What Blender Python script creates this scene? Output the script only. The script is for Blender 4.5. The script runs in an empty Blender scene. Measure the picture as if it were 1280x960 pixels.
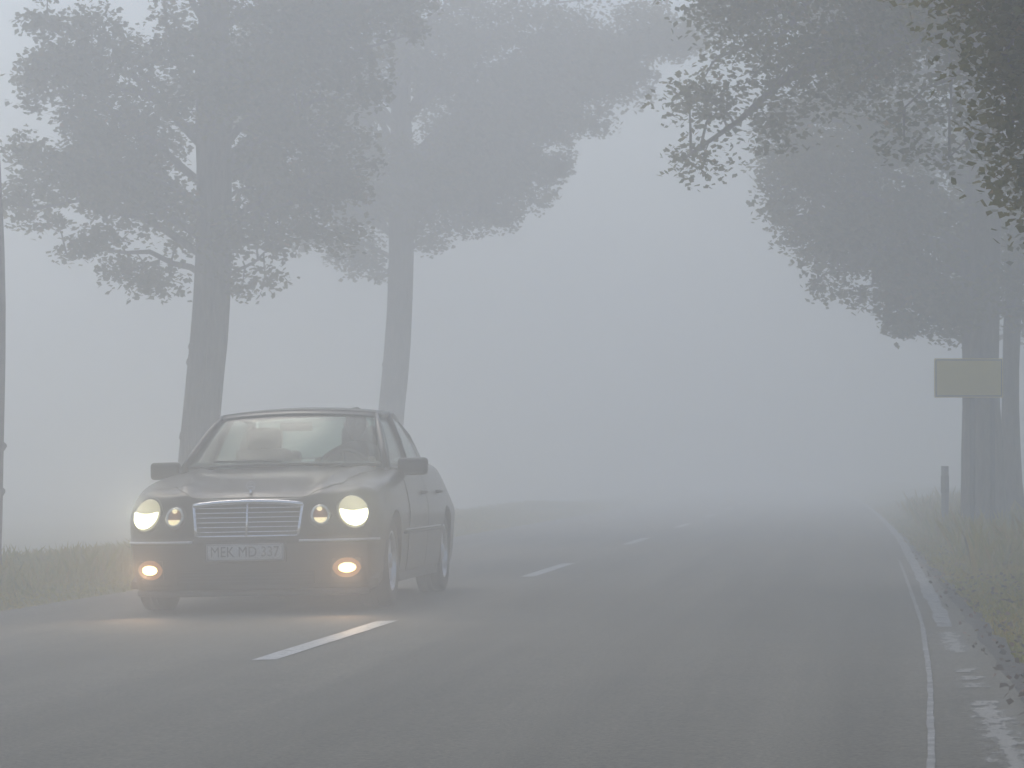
import bpy, bmesh, math, random
import numpy as np
from mathutils import Vector, Matrix, Euler, noise
from mathutils.bvhtree import BVHTree
from math import sin, cos, pi, radians, sqrt, exp, atan

S = bpy.context.scene
C = S.collection
random.seed(7)

# ------------------------------------------------------------------ camera, sky, sun, exposure
CAMH = 0.92
FPX = 4000.0
HOR = 590.0
cam_d = bpy.data.cameras.new('camera')
cam = bpy.data.objects.new('camera', cam_d); C.objects.link(cam)
cam.location = (0, 0, CAMH)
cam.rotation_euler = (radians(90) + atan((HOR - 480) / FPX), 0, 0)
cam_d.sensor_width = 36.0
cam_d.lens = 36.0 * FPX / 1280.0
cam_d.clip_start = 0.1; cam_d.clip_end = 2000
S.camera = cam

SUN_EL, SUN_AZ = radians(50), radians(338)
W = bpy.data.worlds.new('World'); S.world = W; W.use_nodes = True
wn = W.node_tree; bg = wn.nodes['Background']
sky = wn.nodes.new('ShaderNodeTexSky'); sky.sky_type = 'NISHITA'; sky.sun_disc = False
sky.sun_elevation = SUN_EL; sky.sun_rotation = SUN_AZ
sky.dust_density = 1.6; sky.air_density = 1.0; sky.ozone_density = 1.0
wn.links.new(sky.outputs['Color'], bg.inputs['Color']); bg.inputs['Strength'].default_value = 0.15
sd = bpy.data.lights.new('sun', 'SUN'); sd.energy = 0.70; sd.angle = radians(25); sd.color = (1.0, 0.92, 0.80)
sun = bpy.data.objects.new('sun', sd); C.objects.link(sun)
_dir = Vector((sin(SUN_AZ) * cos(SUN_EL), cos(SUN_AZ) * cos(SUN_EL), sin(SUN_EL)))
sun.rotation_euler = (-_dir).to_track_quat('-Z', 'Y').to_euler()

S.view_settings.view_transform = 'Standard'
S.view_settings.look = 'None'
S.view_settings.gamma = 1.0
S.view_settings.use_curve_mapping = False
S.view_settings.exposure = 0.21
S.render.engine = 'CYCLES'
S.cycles.volume_bounces = 6
S.cycles.max_bounces = 10
S.cycles.diffuse_bounces = 2
S.cycles.transparent_max_bounces = 12
S.cycles.use_denoising = True

# ------------------------------------------------------------------ road geometry helpers
BANK = 0.02
T_L, T_R = -3.15, 3.52          # edges of the asphalt, measured from the centre line
def xc(Y):                       # the road's centre line
    Yc = min(max(Y, -40), 300)
    return -2.95 + 0.1125 * Yc - 0.0001 * Yc * Yc
def heading(Y): return atan(0.1125 - 0.0002 * min(max(Y, -40), 300))
def lerp_tab(tab, v):
    if v <= tab[0][0]: return tab[0][1]
    for (a, fa), (b, fb) in zip(tab, tab[1:]):
        if v <= b: return fa + (fb - fa) * (v - a) / (b - a)
    return tab[-1][1]
PROF = [(-60, -0.6), (-12, -0.55), (-8, -0.35), (-6, -0.08), (-4.4, 0.02), (-3.6, -0.03), (-3.2, -0.075), (-3.0, -0.11),
        (0, -0.06), (3.4, 0.01), (3.48, 0.05), (3.62, 0.075), (4.0, 0.14), (4.6, 0.24), (6.0, 0.36), (9, 0.3), (14, 0.0), (60, -0.2)]
def gz(t, Y, rough=True):
    z = lerp_tab(PROF, t)
    if rough and (t < -3.4 or t > 3.6):
        k = min(1.0, (abs(t) - 3.3) / 1.5)
        x = xc(Y) + t
        z += k * (0.05 * noise.noise((x * 0.6, Y * 0.6, 0)) + 0.10 * noise.noise((x * 0.13, Y * 0.13, 3)))
    return z
def road_z(t): return BANK * t
def at(t, Y, z=0.0): return Vector((xc(Y) + t, Y, z))

# ------------------------------------------------------------------ material helpers
def mat(name, col=(0.5, 0.5, 0.5), rough=0.6, metal=0.0, coat=0.0, spec=0.5):
    m = bpy.data.materials.new(name); m.use_nodes = True
    b = m.node_tree.nodes['Principled BSDF']
    b.inputs['Base Color'].default_value = (*col, 1); b.inputs['Roughness'].default_value = rough
    b.inputs['Metallic'].default_value = metal; b.inputs['Coat Weight'].default_value = coat
    b.inputs['Specular IOR Level'].default_value = spec
    return m
def N(m, typ, **kw):
    n = m.node_tree.nodes.new(typ)
    for k, v in kw.items():
        if k in n.inputs: n.inputs[k].default_value = v
        else: setattr(n, k, v)
    return n
def L(m, a, b): m.node_tree.links.new(a, b)
def bsdf(m): return m.node_tree.nodes['Principled BSDF']
def ramp(m, stops):
    r = m.node_tree.nodes.new('ShaderNodeValToRGB'); e = r.color_ramp.elements
    while len(e) < len(stops): e.new(0.5)
    for i, (p, c) in enumerate(stops):
        e[i].position = p; e[i].color = (*c, 1)
    return r
def grained(name, stops, scale, rough=0.8, bump=0.3, bscale=None, detail=6, stretch=None, dist=0.01):
    m = mat(name, rough=rough)
    tc = N(m, 'ShaderNodeTexCoord'); mp = N(m, 'ShaderNodeMapping')
    L(m, tc.outputs['Object'], mp.inputs['Vector'])
    if stretch: mp.inputs['Scale'].default_value = stretch
    n = N(m, 'ShaderNodeTexNoise', Scale=scale, Detail=float(detail), Roughness=0.65)
    L(m, mp.outputs['Vector'], n.inputs['Vector'])
    r = ramp(m, stops); L(m, n.outputs['Fac'], r.inputs['Fac']); L(m, r.outputs['Color'], bsdf(m).inputs['Base Color'])
    if bump:
        n2 = N(m, 'ShaderNodeTexNoise', Scale=bscale or scale * 4, Detail=4.0); L(m, mp.outputs['Vector'], n2.inputs['Vector'])
        bp = N(m, 'ShaderNodeBump', Strength=bump, Distance=dist); L(m, n2.outputs['Fac'], bp.inputs['Height'])
        L(m, bp.outputs['Normal'], bsdf(m).inputs['Normal'])
    return m

# ------------------------------------------------------------------ object helpers
def tag(o, label=None, cat=None, group=None, kind=None):
    if label: o['label'] = label
    if cat: o['category'] = cat
    if group: o['group'] = group
    if kind: o['kind'] = kind
    return o
def empty(name, loc, rot=(0, 0, 0)):
    o = bpy.data.objects.new(name, None); C.objects.link(o); o.location = loc; o.rotation_euler = rot; return o
def link(name, me, m=None, parent=None):
    o = bpy.data.objects.new(name, me); C.objects.link(o)
    if m is not None and not me.materials: me.materials.append(m)
    if parent: o.parent = parent
    return o
def obj(name, verts, faces, m, parent=None, smooth=True):
    me = bpy.data.meshes.new(name); me.from_pydata([tuple(v) for v in verts], [], faces); me.update()
    if smooth: me.polygons.foreach_set('use_smooth', [True] * len(me.polygons))
    return link(name, me, m, parent)
class MB:
    def __init__(s): s.v = []; s.f = []
    def add(s, vs, fs):
        o = len(s.v); s.v += [tuple(v) for v in vs]; s.f += [tuple(o + i for i in f) for f in fs]; return s
    def box(s, c, d, rot=None, taper=1.0):
        R = Euler(rot).to_matrix() if rot else Matrix.Identity(3); vs = []
        for z in (-1, 1):
            k = taper if z > 0 else 1.0
            for x, y in ((-1, -1), (1, -1), (1, 1), (-1, 1)):
                vs.append(Vector(c) + R @ Vector((x * k * d[0] / 2, y * k * d[1] / 2, z * d[2] / 2)))
        return s.add(vs, [(0, 3, 2, 1), (4, 5, 6, 7), (0, 1, 5, 4), (1, 2, 6, 5), (2, 3, 7, 6), (3, 0, 4, 7)])
    def tube(s, pts, rad, n=8, cap=True, squash=None, jit=0.0):
        pts = [Vector(p) for p in pts]; rs = rad if hasattr(rad, '__len__') else [rad] * len(pts)
        up = Vector((0, 0, 1)); vs = []; prev = None
        for i, p in enumerate(pts):
            d = (pts[min(i + 1, len(pts) - 1)] - pts[max(i - 1, 0)]).normalized()
            if prev is None:
                a = d.cross(up) if abs(d.z) < 0.95 else d.cross(Vector((1, 0, 0)))
            else: a = prev - d * prev.dot(d)
            a.normalize(); prev = a; b = d.cross(a)
            for k in range(n):
                w = 2 * pi * k / n; r = rs[i]
                if jit: r *= 1 + jit * noise.noise((cos(w) * 1.6 + i * 0.13, sin(w) * 1.6, i * 0.35 + p.x))
                vs.append(p + a * cos(w) * r + b * sin(w) * r * (squash or 1))
        fs = []
        for i in range(len(pts) - 1):
            for k in range(n): fs.append((i * n + k, i * n + (k + 1) % n, (i + 1) * n + (k + 1) % n, (i + 1) * n + k))
        if cap: fs.append(tuple(range(n - 1, -1, -1))); fs.append(tuple((len(pts) - 1) * n + k for k in range(n)))
        return s.add(vs, fs)
    def grid(s, fn, nu, nv, close_u=False):
        vs = [fn(i / nu, j / nv) for j in range(nv + 1) for i in range(nu + (0 if close_u else 1))]
        w = nu + (0 if close_u else 1); fs = []
        for j in range(nv):
            for i in range(nu):
                fs.append((j * w + i, j * w + (i + 1) % w, (j + 1) * w + (i + 1) % w, (j + 1) * w + i))
        return s.add(vs, fs)
    def build(s, name, m, parent=None, smooth=True): return obj(name, s.v, s.f, m, parent, smooth)
def autosmooth(o, ang=35):
    me = o.data; me.update()
    bm = bmesh.new(); bm.from_mesh(me)
    for e in bm.edges:
        if len(e.link_faces) == 2 and e.calc_face_angle(0) > radians(ang): e.smooth = False
    bm.to_mesh(me); bm.free(); return o
def bevel(o, w, seg=2):
    bm = bmesh.new(); bm.from_mesh(o.data)
    bmesh.ops.bevel(bm, geom=list(bm.edges), offset=w, segments=seg, profile=0.5, affect='EDGES', clamp_overlap=True)
    bmesh.ops.recalc_face_normals(bm, faces=bm.faces)
    bm.to_mesh(o.data); bm.free()
    o.data.polygons.foreach_set('use_smooth', [True] * len(o.data.polygons)); return autosmooth(o, 40)
def apply_mods(o):
    dg = bpy.context.evaluated_depsgraph_get(); dg.update()
    me = bpy.data.meshes.new_from_object(o.evaluated_get(dg)); o.modifiers.clear(); o.data = me; return o

# ------------------------------------------------------------------ materials
M = {}
# asphalt: fine aggregate, wheel-track streaks along the lane, patches
a = mat('asphalt', rough=0.85, spec=0.3); M['asphalt'] = a
tc = N(a, 'ShaderNodeTexCoord')
uvn = N(a, 'ShaderNodeUVMap'); uvn.uv_map = 'road'
mp = N(a, 'ShaderNodeMapping'); mp.inputs['Scale'].default_value = (2.0, 0.05, 1); L(a, uvn.outputs['UV'], mp.inputs['Vector'])
st = N(a, 'ShaderNodeTexNoise', Scale=1.0, Detail=5.0, Roughness=0.6); L(a, mp.outputs['Vector'], st.inputs['Vector'])
fine = N(a, 'ShaderNodeTexNoise', Scale=55.0, Detail=6.0, Roughness=0.75); L(a, tc.outputs['Object'], fine.inputs['Vector'])
patch_n = N(a, 'ShaderNodeTexNoise', Scale=0.9, Detail=4.0, Roughness=0.6); L(a, tc.outputs['Object'], patch_n.inputs['Vector'])
r1 = ramp(a, [(0.3, (0.118, 0.108, 0.083)), (0.7, (0.215, 0.195, 0.150))]); L(a, st.outputs['Fac'], r1.inputs['Fac'])
r2 = ramp(a, [(0.32, (0.35, 0.35, 0.35)), (0.72, (1.65, 1.65, 1.65))]); L(a, fine.outputs['Fac'], r2.inputs['Fac'])
r3 = ramp(a, [(0.3, (0.92, 0.92, 0.92)), (0.7, (1.08, 1.08, 1.07))]); L(a, patch_n.outputs['Fac'], r3.inputs['Fac'])
m1 = N(a, 'ShaderNodeMix', data_type='RGBA', blend_type='MULTIPLY'); m1.inputs[0].default_value = 1
L(a, r1.outputs['Color'], m1.inputs[6]); L(a, r2.outputs['Color'], m1.inputs[7])
m2 = N(a, 'ShaderNodeMix', data_type='RGBA', blend_type='MULTIPLY'); m2.inputs[0].default_value = 1
L(a, m1.outputs[2], m2.inputs[6]); L(a, r3.outputs['Color'], m2.inputs[7]); L(a, m2.outputs[2], bsdf(a).inputs['Base Color'])
bp = N(a, 'ShaderNodeBump', Strength=0.5, Distance=0.006); L(a, fine.outputs['Fac'], bp.inputs['Height']); L(a, bp.outputs['Normal'], bsdf(a).inputs['Normal'])
M['seam'] = grained('bitumen_seam', [(0.35, (0.16, 0.155, 0.14)), (0.7, (0.42, 0.41, 0.38))], 9, 0.75, 0.2)
# worn road paint
p = mat('road_paint', rough=0.6); M['road_paint'] = p
tc = N(p, 'ShaderNodeTexCoord'); n = N(p, 'ShaderNodeTexNoise', Scale=16.0, Detail=8.0, Roughness=0.75); L(p, tc.outputs['Object'], n.inputs['Vector'])
r = ramp(p, [(0.36, (0.18, 0.18, 0.17)), (0.50, (0.50, 0.50, 0.48)), (1.0, (0.58, 0.58, 0.56))]); L(p, n.outputs['Fac'], r.inputs['Fac']); L(p, r.outputs['Color'], bsdf(p).inputs['Base Color'])
M['edge_paint'] = grained('worn_edge_paint', [(0.34, (0.12, 0.12, 0.115)), (0.5, (0.25, 0.25, 0.24)), (0.75, (0.42, 0.42, 0.40))], 11, 0.65, 0.2)
# ground: olive turf, brown soil near the asphalt
g = mat('verge_soil', rough=0.95, spec=0.2); M['ground'] = g
tc = N(g, 'ShaderNodeTexCoord')
n1 = N(g, 'ShaderNodeTexNoise', Scale=0.7, Detail=6.0, Roughness=0.7); L(g, tc.outputs['Object'], n1.inputs['Vector'])
n2 = N(g, 'ShaderNodeTexNoise', Scale=22.0, Detail=6.0, Roughness=0.7); L(g, tc.outputs['Object'], n2.inputs['Vector'])
ra = ramp(g, [(0.3, (0.11, 0.12, 0.012)), (0.5, (0.17, 0.145, 0.025)), (0.7, (0.20, 0.145, 0.045))]); L(g, n1.outputs['Fac'], ra.inputs['Fac'])
rb = ramp(g, [(0.3, (0.55, 0.55, 0.55)), (0.7, (1.4, 1.4, 1.4))]); L(g, n2.outputs['Fac'], rb.inputs['Fac'])
mx = N(g, 'ShaderNodeMix', data_type='RGBA', blend_type='MULTIPLY'); mx.inputs[0].default_value = 1
L(g, ra.outputs['Color'], mx.inputs[6]); L(g, rb.outputs['Color'], mx.inputs[7]); L(g, mx.outputs[2], bsdf(g).inputs['Base Color'])
bp = N(g, 'ShaderNodeBump', Strength=0.8, Distance=0.03); L(g, n2.outputs['Fac'], bp.inputs['Height']); L(g, bp.outputs['Normal'], bsdf(g).inputs['Normal'])
M['dirt'] = grained('shoulder_dirt', [(0.3, (0.045, 0.038, 0.03)), (0.55, (0.10, 0.088, 0.07)), (0.75, (0.17, 0.15, 0.125))], 24, 0.95, 0.9, 40, dist=0.02)
M['bark'] = grained('bark', [(0.3, (0.075, 0.060, 0.045)), (0.6, (0.19, 0.16, 0.125)), (0.8, (0.30, 0.26, 0.21))], 7, 0.95, 0.9, 14, stretch=(3, 3, 0.5), dist=0.03)
def leafmat(name, stops, rough=0.55):
    m = mat(name, rough=rough, spec=0.3); at_ = N(m, 'ShaderNodeAttribute'); at_.attribute_name = 'tint'
    r = ramp(m, stops); L(m, at_.outputs['Fac'], r.inputs['Fac']); L(m, r.outputs['Color'], bsdf(m).inputs['Base Color'])
    tr = N(m, 'ShaderNodeBsdfTranslucent'); L(m, r.outputs['Color'], tr.inputs['Color'])
    mx = N(m, 'ShaderNodeMixShader'); mx.inputs[0].default_value = 0.45
    L(m, bsdf(m).outputs[0], mx.inputs[1]); L(m, tr.outputs[0], mx.inputs[2]); L(m, mx.outputs[0], m.node_tree.nodes['Material Output'].inputs['Surface']); return m
M['leaf'] = leafmat('tree_leaves', [(0.0, (0.085, 0.095, 0.012)), (0.5, (0.165, 0.150, 0.022)), (0.85, (0.23, 0.19, 0.04)), (1.0, (0.32, 0.20, 0.06))])
M['grass'] = leafmat('grass_blades', [(0.0, (0.18, 0.19, 0.006)), (0.4, (0.33, 0.28, 0.010)), (0.7, (0.36, 0.25, 0.03)), (1.0, (0.44, 0.32, 0.09))])
M['litter'] = leafmat('fallen_leaves', [(0.0, (0.07, 0.05, 0.03)), (0.6, (0.14, 0.09, 0.05)), (1.0, (0.32, 0.19, 0.14))])
M['paint'] = mat('car_paint', (0.010, 0.013, 0.011), 0.34, 0.0, 0.30, 0.25)
M['trim'] = mat('black_plastic', (0.022, 0.022, 0.023), 0.5)
M['bumper'] = mat('bumper_plastic', (0.030, 0.030, 0.030), 0.42, 0.1, 0.3)
M['rubber'] = grained('tyre_rubber', [(0.3, (0.016, 0.016, 0.016)), (0.7, (0.032, 0.031, 0.030))], 30, 0.85, 0.2)
M['chrome'] = mat('chrome', (0.88, 0.88, 0.90), 0.25, 1.0)
M['strip'] = mat('bright_strip', (0.70, 0.71, 0.70), 0.4, 0.6)
M['alloy'] = mat('alloy', (0.62, 0.62, 0.63), 0.35, 0.9)
M['dark'] = mat('dark_recess', (0.012, 0.012, 0.012), 0.8)
M['seat'] = grained('seat_leather', [(0.3, (0.022, 0.022, 0.024)), (0.7, (0.04, 0.04, 0.042))], 12, 0.6, 0.1)
M['plate'] = mat('plate_white', (0.55, 0.55, 0.54), 0.5)
M['ink'] = mat('plate_ink', (0.09, 0.09, 0.09), 0.5)
def glassmat(name, tint, gloss_rough=0.02, ior=1.5):
    m = bpy.data.materials.new(name); m.use_nodes = True; nt = m.node_tree; nt.nodes.clear()
    o = nt.nodes.new('ShaderNodeOutputMaterial'); t = nt.nodes.new('ShaderNodeBsdfTransparent'); t.inputs[0].default_value = (*tint, 1)
    gl = nt.nodes.new('ShaderNodeBsdfGlossy'); gl.inputs['Roughness'].default_value = gloss_rough
    lw = nt.nodes.new('ShaderNodeLayerWeight'); lw.inputs[0].default_value = 0.5
    pw = nt.nodes.new('ShaderNodeMath'); pw.operation = 'POWER'; pw.inputs[1].default_value = 5.0
    f = nt.nodes.new('ShaderNodeMath'); f.operation = 'MULTIPLY_ADD'; f.inputs[1].default_value = 0.9; f.inputs[2].default_value = (ior - 1) ** 2 / (ior + 1) ** 2 * 1.6
    nt.links.new(lw.outputs['Facing'], pw.inputs[0]); nt.links.new(pw.outputs[0], f.inputs[0]); mx = nt.nodes.new('ShaderNodeMixShader')
    nt.links.new(f.outputs[0], mx.inputs[0]); nt.links.new(t.outputs[0], mx.inputs[1]); nt.links.new(gl.outputs[0], mx.inputs[2]); nt.links.new(mx.outputs[0], o.inputs[0]); return m
M['glass'] = glassmat('window_glass', (0.72, 0.80, 0.77), 0.16, ior=1.22)
M['lens'] = glassmat('lamp_lens', (0.93, 0.93, 0.90), 0.1)
def glow(name, col, s):
    m = bpy.data.materials.new(name); m.use_nodes = True; nt = m.node_tree; nt.nodes.clear()
    o = nt.nodes.new('ShaderNodeOutputMaterial'); e = nt.nodes.new('ShaderNodeEmission'); e.inputs[0].default_value = (*col, 1); e.inputs[1].default_value = s
    nt.links.new(e.outputs[0], o.inputs[0]); return m
M['low_beam'] = glow('low_beam_glow', (1.0, 0.97, 0.70), 4.5)
M['lamp_warm'] = glow('lit_reflector', (1.0, 0.93, 0.60), 0.55)
M['park'] = glow('parking_lamp_glow', (1.0, 0.86, 0.50), 1.3)
M['fog'] = glow('fog_lamp_glow', (1.0, 0.86, 0.42), 4.0)
M['fog_halo'] = glow('fog_lamp_halo_glow', (1.0, 0.42, 0.13), 0.32)
M['amber'] = mat('amber_lens', (0.55, 0.22, 0.05), 0.25)
M['refl'] = mat('lamp_reflector', (0.75, 0.74, 0.70), 0.25, 0.9)
M['skin'] = mat('skin', (0.42, 0.27, 0.20), 0.55)
M['cloth'] = grained('dark_jacket', [(0.3, (0.03, 0.035, 0.045)), (0.7, (0.055, 0.06, 0.07))], 20, 0.9, 0.2)
M['hair'] = mat('hair', (0.03, 0.022, 0.016), 0.7)
M['yellow'] = grained('sign_yellow', [(0.3, (0.58, 0.42, 0.015)), (0.7, (0.64, 0.47, 0.02))], 3, 0.5, 0)
M['signpost'] = mat('galvanised_post', (0.10, 0.10, 0.10), 0.9, 0.0)
M['white'] = mat('weathered_post', (0.13, 0.13, 0.13), 0.7)
M['black'] = mat('black_band', (0.03, 0.03, 0.03), 0.5)

# ------------------------------------------------------------------ ground and road
def ground():
    ts = [-170, -110, -60, -35, -20, -14, -11, -9.5, -8.3, -7.2, -6.4, -5.8, -5.3, -4.9, -4.5, -4.2, -3.9, -3.6, -3.35, -3.2, -3.05, -2.8, 0, 3.2, 3.42, 3.5, 3.58, 3.68,
          3.8, 3.95, 4.15, 4.4, 4.7, 5.0, 5.4, 5.9, 6.5, 7.3, 8.3, 9.6, 11.5, 14, 18, 26, 40, 70, 120, 170]
    ys = [-60, -40, -20, -8] + [i * 0.5 for i in range(0, 140)] + [70 + i * 3 for i in range(1, 40)] + [200, 240, 290]
    v = []; f = []
    for Y in ys:
        for t in ts: v.append((xc(Y) + t, Y, gz(t, Y)))
    w = len(ts)
    for j in range(len(ys) - 1):
        for i in range(w - 1): f.append((j * w + i, j * w + i + 1, (j + 1) * w + i + 1, (j + 1) * w + i))
    tag(obj('ground', v, f, M['ground']), kind='structure', label='olive and brown grassy ground on both sides of the road')
ground()

def strip_mesh(name, t0f, t1f, Y0, Y1, step, lift, m, parent=None, nt=1, edge=None):
    v = []; f = []; uv = []; n = max(1, int((Y1 - Y0) / step))
    for j in range(n + 1):
        Y = Y0 + (Y1 - Y0) * j / n; a, b = t0f(Y), t1f(Y)
        for i in range(nt + 1):
            t = a + (b - a) * i / nt; v.append((xc(Y) + t, Y, road_z(t) + lift)); uv.append((t, Y))
    w = nt + 1
    for j in range(n):
        for i in range(nt): f.append((j * w + i, j * w + i + 1, (j + 1) * w + i + 1, (j + 1) * w + i))
    o = obj(name, v, f, m, parent)
    l = o.data.uv_layers.new(name='road')
    for lp in o.data.loops: l.data[lp.index].uv = uv[lp.vertex_index]
    return o
nz = lambda Y, s, k: k * noise.noise((Y * s, 1.7, 0.3))
road = strip_mesh('road', lambda Y: T_L + nz(Y, 0.9, .05), lambda Y: T_R + nz(Y + 50, 1.3, .035), -20, 250, 0.4, 0.0, M['asphalt'], nt=10)
tag(road, 'grey asphalt country road curving gently left into the fog', kind='structure')
# asphalt side skirts so the edge has thickness
d0 = 15.66
k = 0
for j in range(-2, 9):
    Y0 = d0 + j * 12.45
    if Y0 < -8 or Y0 > 115: continue
    strip_mesh('centre_dash', lambda Y: -0.062 + nz(Y, 2, .006), lambda Y: 0.062 + nz(Y + 9, 2, .006), Y0, Y0 + 4.1, 0.4, 0.004, M['road_paint'], road)
# the edge line: continuous far off, worn to patches and bars near by
strip_mesh('edge_line', lambda Y: 3.33 + 0.09 * min(1, (Y - 16) / 25) + nz(Y, 1.5, .02), lambda Y: 3.42 + 0.09 * min(1, (Y - 16) / 25) + nz(Y + 5, 1.5, .02), 17.6, 140, 0.3, 0.004, M['edge_paint'], road)
w_ = mat('ragged_edge_paint', rough=0.95, spec=0.1)
uvn = N(w_, 'ShaderNodeUVMap'); uvn.uv_map = 'road'
mp = N(w_, 'ShaderNodeMapping'); mp.inputs['Scale'].default_value = (22, 4.5, 1); L(w_, uvn.outputs['UV'], mp.inputs['Vector'])
na = N(w_, 'ShaderNodeTexNoise', Scale=1.0, Detail=7.0, Roughness=0.72); L(w_, mp.outputs['Vector'], na.inputs['Vector'])
sx_ = N(w_, 'ShaderNodeSeparateXYZ'); L(w_, uvn.outputs['UV'], sx_.inputs[0])
d1 = N(w_, 'ShaderNodeMath', operation='SUBTRACT'); L(w_, sx_.outputs[0], d1.inputs[0]); d1.inputs[1].default_value = 3.375
d2 = N(w_, 'ShaderNodeMath', operation='ABSOLUTE'); L(w_, d1.outputs[0], d2.inputs[0])
d3 = N(w_, 'ShaderNodeMath', operation='MULTIPLY_ADD'); L(w_, d2.outputs[0], d3.inputs[0]); d3.inputs[1].default_value = -2.6; L(w_, na.outputs['Fac'], d3.inputs[2])
mr_ = N(w_, 'ShaderNodeMapRange'); L(w_, d3.outputs[0], mr_.inputs[0]); mr_.inputs[1].default_value = .33; mr_.inputs[2].default_value = .46; mr_.inputs[3].default_value = 0; mr_.inputs[4].default_value = .75
bsdf(w_).inputs['Base Color'].default_value = (.46, .44, .39, 1); L(w_, mr_.outputs[0], bsdf(w_).inputs['Alpha'])
for (ya, yb, ta, tb_) in ((15.1, 17.0, 3.29, 3.45), (13.62, 13.85, 3.29, 3.44), (13.12, 13.35, 3.29, 3.44), (12.65, 12.9, 3.29, 3.46), (4.5, 11.9, 3.28, 3.47)):
    strip_mesh('edge_line', lambda Y: ta, lambda Y: tb_, ya, yb, 0.1 if yb - ya < 2 else 0.3, 0.004, w_, road)
strip_mesh('joint_seam', lambda Y: lerp_tab([(0, 3.0), (9, 3.12), (13, 3.20), (18, 3.26), (30, 3.30)], Y) - 0.012 + nz(Y, 3, .006), lambda Y: lerp_tab([(0, 3.0), (9, 3.12), (13, 3.20), (18, 3.26), (30, 3.30)], Y) + 0.012 + nz(Y + 4, 3, .006), 0, 31, 0.15, 0.004, M['seam'], road)
# dirt shoulder on the right: a narrow sheet lying on the ground beside the asphalt
def shoulder():
    v = []; f = []; ys = [i * 0.2 for i in range(0, 300)]
    for Y in ys:
        outer = lerp_tab([(0, 5.2), (11.8, 5.0), (12.6, 4.0), (13.4, 3.68), (30, 3.60), (60, 3.56)], Y) + nz(Y, 2.3, .05)
        for i in range(5):
            t = 3.44 + (outer - 3.44) * i / 4; v.append((xc(Y) + t, Y, max(gz(t, Y, False) + 0.05 * 0 + (0.012 if i < 4 else -0.02), road_z(3.4) - 0.012 if i == 0 else -9)))
    for j in range(len(ys) - 1):
        for i in range(4): f.append((j * 5 + i, j * 5 + i + 1, (j + 1) * 5 + i + 1, (j + 1) * 5 + i))
    tag(obj('dirt_shoulder', v, f, M['dirt']), 'strip of bare brown dirt between the edge line and the grass', kind='structure')
shoulder()

# ------------------------------------------------------------------ leaf and blade clouds
def cloud(name, P, tint, m, parent=None, tri=False):
    """P: (n, k, 3) corner points, k = 3 or 4"""
    n, k, _ = P.shape; me = bpy.data.meshes.new(name)
    me.vertices.add(n * k); me.vertices.foreach_set('co', P.reshape(-1).astype(np.float32))
    me.loops.add(n * k); me.loops.foreach_set('vertex_index', np.arange(n * k, dtype=np.int32))
    me.polygons.add(n); me.polygons.foreach_set('loop_start', np.arange(0, n * k, k, dtype=np.int32))
    me.update(calc_edges=True)
    at_ = me.attributes.new('tint', 'FLOAT', 'FACE'); at_.data.foreach_set('value', tint.astype(np.float32))
    return link(name, me, m, parent)
def leaf_quads(rng, cen, size, droop=0.35):
    n = len(cen)
    nrm = rng.normal(size=(n, 3)); nrm[:, 2] = np.abs(nrm[:, 2]) + 0.9; nrm /= np.linalg.norm(nrm, axis=1)[:, None]
    a = rng.normal(size=(n, 3)); a[:, 2] -= droop; a -= nrm * (a * nrm).sum(1)[:, None]; a /= np.linalg.norm(a, axis=1)[:, None]
    b = np.cross(nrm, a); s = (size * rng.uniform(0.65, 1.25, n))[:, None]
    wd = rng.uniform(0.36, 0.5, n)[:, None]
    return np.stack([cen - a * s * 0.5, cen + b * s * wd - a * s * 0.08, cen + a * s * 0.55 + nrm * -0.08 * s, cen - b * s * wd - a * s * 0.08], axis=1)

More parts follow.
